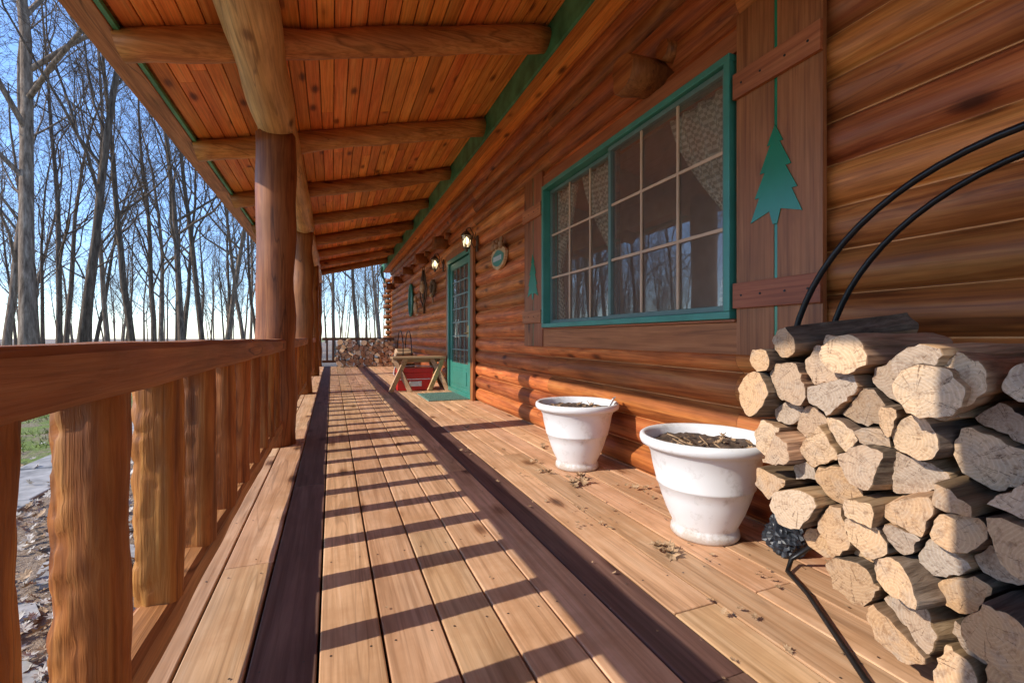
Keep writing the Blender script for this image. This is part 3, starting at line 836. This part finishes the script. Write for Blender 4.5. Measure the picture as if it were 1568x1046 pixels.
mb.tube([(-.02,.17,.26),(-.05,.17,.30),(-.03,.17,.42),(.31,.17,.44),(.65,.17,.42),(.67,.17,.30),(.64,.17,.26)],0.010,8,1)
mb.obj('red_cooler',[M_red,M_white],None,0.012,(1.08,8.24,0))
mb=MB(); mb.box(0,.62,0,.95,.002,.016,0); 
for i in range(18): mb.box(.02,.60,.03+i*.05,.05+i*.05,.016,.022,0)
mb.obj('door_mat',[M_mat],None,0.003,(1.33,6.75,0.002))

# scattered leaves on deck
mb=MB()
for X,Y,size,n,sprd in ((1.50,2.62,.045,10,.07),(1.36,1.62,.045,7,.05),(1.36,2.9,.033,5,.05),(1.43,3.15,.022,3,.03),(1.60,1.30,.02,4,.05),(1.36,4.62,.03,3,.07),(1.3,1.95,.02,3,.05),(1.05,3.7,.02,3,.08),(1.20,2.85,.016,3,.06),(1.2,2.1,.016,3,.1),(1.3,1.15,.018,3,.08),(1.75,3.6,.025,5,.12),(1.8,2.35,.025,7,.1)):
    for i in range(n):
        leaf_shape(mb,(X+R.uniform(-sprd,sprd),Y+R.uniform(-sprd,sprd),0.012+R.random()*0.015),size*R.uniform(.7,1.2),R.uniform(0,6.28),R.uniform(0.1,0.6),0.5,0)
for i in range(220):
    leaf_shape(mb,(R.uniform(1.0,1.98)**1.0,R.uniform(0.8,12),0.01),R.uniform(.005,.022),R.uniform(0,6),R.uniform(0,.5),.4)
for i in range(50):
    leaf_shape(mb,(R.uniform(-.35,1.0),R.uniform(.8,14),0.01),R.uniform(.004,.012),R.uniform(0,6),R.uniform(0,.5),.4)
mb.obj('dry_leaves',[M_leaf])

# ------------------------------------------------------------ ground
GZ=-0.5
m,nt,b=new_mat('ground_litter')
tc=N(nt,'ShaderNodeTexCoord'); sp=N(nt,'ShaderNodeSeparateXYZ'); nt.links.new(tc.outputs['Object'],sp.inputs[0])
n2=noise_n(nt,tc.outputs['Object'],22,5,0.75); n3=noise_n(nt,tc.outputs['Object'],2.2,4,0.7)
lit=ramp(nt,n2,[(0.32,(0.13,0.085,0.055)),(0.5,(0.34,0.24,0.16)),(0.68,(0.50,0.39,0.28))])
grs=ramp(nt,n2,[(0.3,(0.09,0.13,0.02)),(0.7,(0.30,0.37,0.07))])
mr=N(nt,'ShaderNodeMapRange'); mr.inputs[1].default_value=-14; mr.inputs[2].default_value=-8; nt.links.new(sp.outputs['X'],mr.inputs[0])
mr2=N(nt,'ShaderNodeMapRange'); mr2.inputs[1].default_value=-2.6; mr2.inputs[2].default_value=-3.0; nt.links.new(sp.outputs['X'],mr2.inputs[0])
f0=N(nt,'ShaderNodeMath',operation='MULTIPLY'); nt.links.new(mr.outputs[0],f0.inputs[0]); nt.links.new(mr2.outputs[0],f0.inputs[1])
f1=N(nt,'ShaderNodeMath',operation='MULTIPLY'); nt.links.new(f0.outputs[0],f1.inputs[0]); nt.links.new(ramp(nt,n3,[(0.40,0.15),(0.55,1.0)]),f1.inputs[1])
nt.links.new(mixc(nt,f1.outputs[0],lit,grs),b.inputs['Base Color']); b.inputs['Roughness'].default_value=0.95
bump(nt,b,n2,0.8,0.05)
mb=MB(); S=700
mb.add([(-S,-S,GZ),(S,-S,GZ),(S,S,GZ),(-S,S,GZ)],[(0,1,2,3)]); mb.obj('ground',[m])
M_conc=plain('concrete',(0.36,0.34,0.31),0.85,0,0.35,7,0.4,(0.48,0.45,0.41))
mb=MB()
for i in range(24):
    y=-2+i*1.22; o=0.04*math.sin(i*1.7)
    mb.box(-3.15+o,-2.45+o,y,y+1.19,GZ-.05,GZ+0.035+R.uniform(-.008,.008),0)
mb.obj('footpath',[M_conc],None,0.012)
mb=MB()
for i in range(9):
    x,y=-1.25-0.25*(i%2)-R.random()*.2,1.2+i*0.62
    n=9;pl=[(x+0.26*R.uniform(.8,1.15)*math.cos(2*math.pi*k2/n),y+0.24*R.uniform(.8,1.15)*math.sin(2*math.pi*k2/n)) for k2 in range(n)]
    vs=[(a,b2,GZ+.03) for a,b2 in pl]+[(a,b2,GZ-.03) for a,b2 in pl]
    mb.add(vs,[tuple(range(n))]+[(k2,(k2+1)%n,n+(k2+1)%n,n+k2) for k2 in range(n)],0)
mb.obj('stepping_stones',[M_conc],None,0.01)
mb=MB()
for i in range(5200):
    x=-0.75-abs(R.gauss(0,1.15)); y=R.uniform(-0.5,12)
    if -3.2<x<-2.4 and R.random()<0.8: continue
    leaf_shape(mb,(x,y,GZ+0.012+R.random()*0.05),R.uniform(.025,.055),R.uniform(0,6.28),R.uniform(0,0.9),0.5,R.choice([0,1,1]))
mb.obj('fallen_leaves',[M_leaf,M_leafp])
mb=MB()
for i in range(14000):
    x=R.uniform(-9,-3.2); y=R.uniform(4,20)
    if noise.noise(Vector((x*.8,y*.8,0)))<-0.15: continue
    a=R.uniform(0,6.28); h=R.uniform(.03,.09); w=.008
    dx,dy=math.cos(a)*w,math.sin(a)*w; lx,ly=R.uniform(-.04,.04),R.uniform(-.04,.04)
    mb.add([(x-dx,y-dy,GZ),(x+dx,y+dy,GZ),(x+lx,y+ly,GZ+h)],[(0,1,2)])
mb.obj('grass',[plain('grass_blade',(0.14,0.21,0.03),0.8,0,0.4,2,0,(0.30,0.38,0.08))])

# ------------------------------------------------------------ trees
m,nt,b=new_mat('tree_bark')
tc=N(nt,'ShaderNodeTexCoord'); mp=N(nt,'ShaderNodeMapping'); mp.inputs['Scale'].default_value=(6,6,1.0); nt.links.new(tc.outputs['Object'],mp.inputs[0])
n=noise_n(nt,mp.outputs[0],2.5,3,0.7)
oi=N(nt,'ShaderNodeObjectInfo')
c=ramp(nt,n,[(0.3,(0.07,0.048,0.034)),(0.55,(0.20,0.145,0.105)),(0.75,(0.34,0.265,0.20))])
hv=N(nt,'ShaderNodeMapRange'); hv.inputs[3].default_value=0.6; hv.inputs[4].default_value=1.2; nt.links.new(oi.outputs['Random'],hv.inputs[0])
hs=N(nt,'ShaderNodeHueSaturation'); nt.links.new(hv.outputs[0],hs.inputs['Value']); nt.links.new(c,hs.inputs['Color'])
nt.links.new(hs.outputs[0],b.inputs['Base Color']); b.inputs['Roughness'].default_value=0.95; b.inputs['Specular IOR Level'].default_value=0.1
M_bark=m
def make_tree(seed,H,r0,fork=0.35,lean=0.02,minr=0.0045):
    rg=random.Random(seed); V=[];F=[]
    def br(p,d,L,r,lv):
        nseg=(12,6,4,3,2)[lv]; sd=(9,5,4,3,3)[lv]
        pts=[];rads=[];dirs=[]
        q=p.copy(); dd=d.copy()
        for i in range(nseg+1):
            t=i/nseg
            pts.append(q.copy()); dirs.append(dd.copy())
            rr=r*(1-0.80*t) if lv else r*(1-0.80*t**1.05)
            if lv==0 and i==0: rr*=1.35
            rads.append(max(rr,minr))
            w=(0.035,0.15,0.2,0.25,0.3)[lv]
            dd=(dd+Vector((rg.gauss(0,w),rg.gauss(0,w),rg.gauss(0,w)+(0.03,0.09,0.06,0.03,0.02)[lv]))).normalized()
            q=q+dd*(L/nseg)
        o=len(V); 
        for i in range(nseg+1):
            dv=dirs[i]; u=dv.cross(Vector((0.3,0.9,0.1))).normalized(); w2=dv.cross(u)
            for k2 in range(sd):
                a=2*math.pi*k2/sd; V.append(pts[i]+(u*math.cos(a)+w2*math.sin(a))*rads[i])
        for i in range(nseg):
            for k2 in range(sd):
                F.append((o+i*sd+k2,o+i*sd+(k2+1)%sd,o+(i+1)*sd+(k2+1)%sd,o+(i+1)*sd+k2))
        if lv<4:
            nc=(16,7,5,3)[lv]
            for c in range(nc):
                t=(fork+(1-fork)*(c+rg.random()*.8)/nc) if lv==0 else (0.22+0.78*(c+rg.random())/nc)
                t=min(t,0.99); i=min(int(t*nseg),nseg-1); f=t*nseg-i
                pp=pts[i].lerp(pts[i+1],f); rr=rads[i]*(1-f)+rads[i+1]*f
                dv=dirs[i]; az=rg.uniform(0,6.28); 
                side=dv.cross(Vector((math.cos(az),math.sin(az),0.3))).normalized()
                ang=rg.uniform(0.40,0.95) if lv==0 else rg.uniform(0.4,1.0)
                nd=(dv*math.cos(ang)+side*math.sin(ang)).normalized()
                if lv==0: LL=H*rg.uniform(0.20,0.40)*(1.15-0.75*(t-fork)/(1-fork))
                else: LL=L*rg.uniform(0.34,0.60)*(1.1-0.5*t)
                br(pp,nd,LL,min(rr*rg.uniform(0.35,0.6),r*0.42),lv+1)
    br(Vector((0,0,-0.1)),Vector((rg.gauss(0,lean),rg.gauss(0,lean),1)).normalized(),H,r0,0)
    me=bpy.data.meshes.new('bare_tree_%d'%seed); me.from_pydata([tuple(v) for v in V],[],F); me.materials.append(M_bark)
    me.polygons.foreach_set('use_smooth',[True]*len(F)); me.update(); return me
TM=[make_tree(i*7+3,R.uniform(15,19),R.uniform(0.12,0.19),R.uniform(.18,.38),0.03) for i in range(7)]
def dirp(u,t):
    a=(u-784)/700; return ((0.3665+0.9304*a)*t,(0.9304-0.3665*a)*t)
def place(name,me,x,y,s,parent=None):
    o=bpy.data.objects.new(name,me); scene.collection.objects.link(o)
    o.location=(x,y,GZ); o.rotation_euler=(R.uniform(-.03,.03),R.uniform(-.03,.03),R.uniform(0,6.28)); o.scale=(s,s,s*R.uniform(.95,1.15))
    if parent: o.parent=parent
    return o
for u,t,s,i in ((45,13.5,1.35,0),(120,15,1.15,1),(8,19,1.1,2),(205,19,1.0,3),(236,23,0.95,4),(312,22,1.0,5),(90,22,1.1,6),(345,27,1.0,0),(165,26,1.0,2),(280,29,1.05,1),(375,31,1.0,3),(60,28,1.1,4),(512,27,0.9,6),(548,31,1.0,5)):
    x,y=dirp(u,t); place('bare_tree',TM[i],x,y,s)
far=empty('distant_trees')
cnt=0
pl=[]
while cnt<220:
    y=R.uniform(24,150); x=R.uniform(-0.85*y,0.40*y)
    if y<25 and x>0: continue
    if any((x-a)**2+(y-b2)**2<12 for a,b2 in pl): continue
    pl.append((x,y)); place('tree',R.choice(TM),x,y,R.uniform(.75,1.1),far); cnt+=1
for i in range(40):
    x=-R.uniform(36,75); y=R.uniform(-45,22); place('tree',R.choice(TM),x,y,R.uniform(.7,1.0),far)

# ------------------------------------------------------------ light
d=Vector((1,0.07,-0.671)).normalized()
L=bpy.data.lights.new('sun','SUN'); L.energy=5.0; L.angle=math.radians(0.5); L.color=(1.0,0.93,0.82)
so=bpy.data.objects.new('sun',L); scene.collection.objects.link(so); so.rotation_euler=(-d).to_track_quat('Z','Y').to_euler()
w=bpy.data.worlds.new('World'); scene.world=w; w.use_nodes=True; nt=w.node_tree
sky=N(nt,'ShaderNodeTexSky'); sky.sky_type='NISHITA'; sky.sun_disc=False
sky.sun_elevation=math.atan(0.671); sky.sun_rotation=math.atan2(-1,-0.07); sky.air_density=1.0; sky.dust_density=0.1; sky.ozone_density=2.5
bg=nt.nodes['Background']; bg.inputs['Strength'].default_value=0.15
g=mixc(nt,1.0,sky.outputs[0],(1.72,1.92,2.3),'MULTIPLY')
nt.links.new(g,bg.inputs['Color'])

cam=bpy.data.cameras.new('camera'); cam.lens=16.07; cam.sensor_width=36; cam.clip_start=0.02; cam.clip_end=2000; cam.shift_y=-0.0038
co=bpy.data.objects.new('camera',cam); scene.collection.objects.link(co); co.location=(0,0,0.95)
co.rotation_euler=(math.radians(90),0,-math.radians(21.5)); scene.camera=co
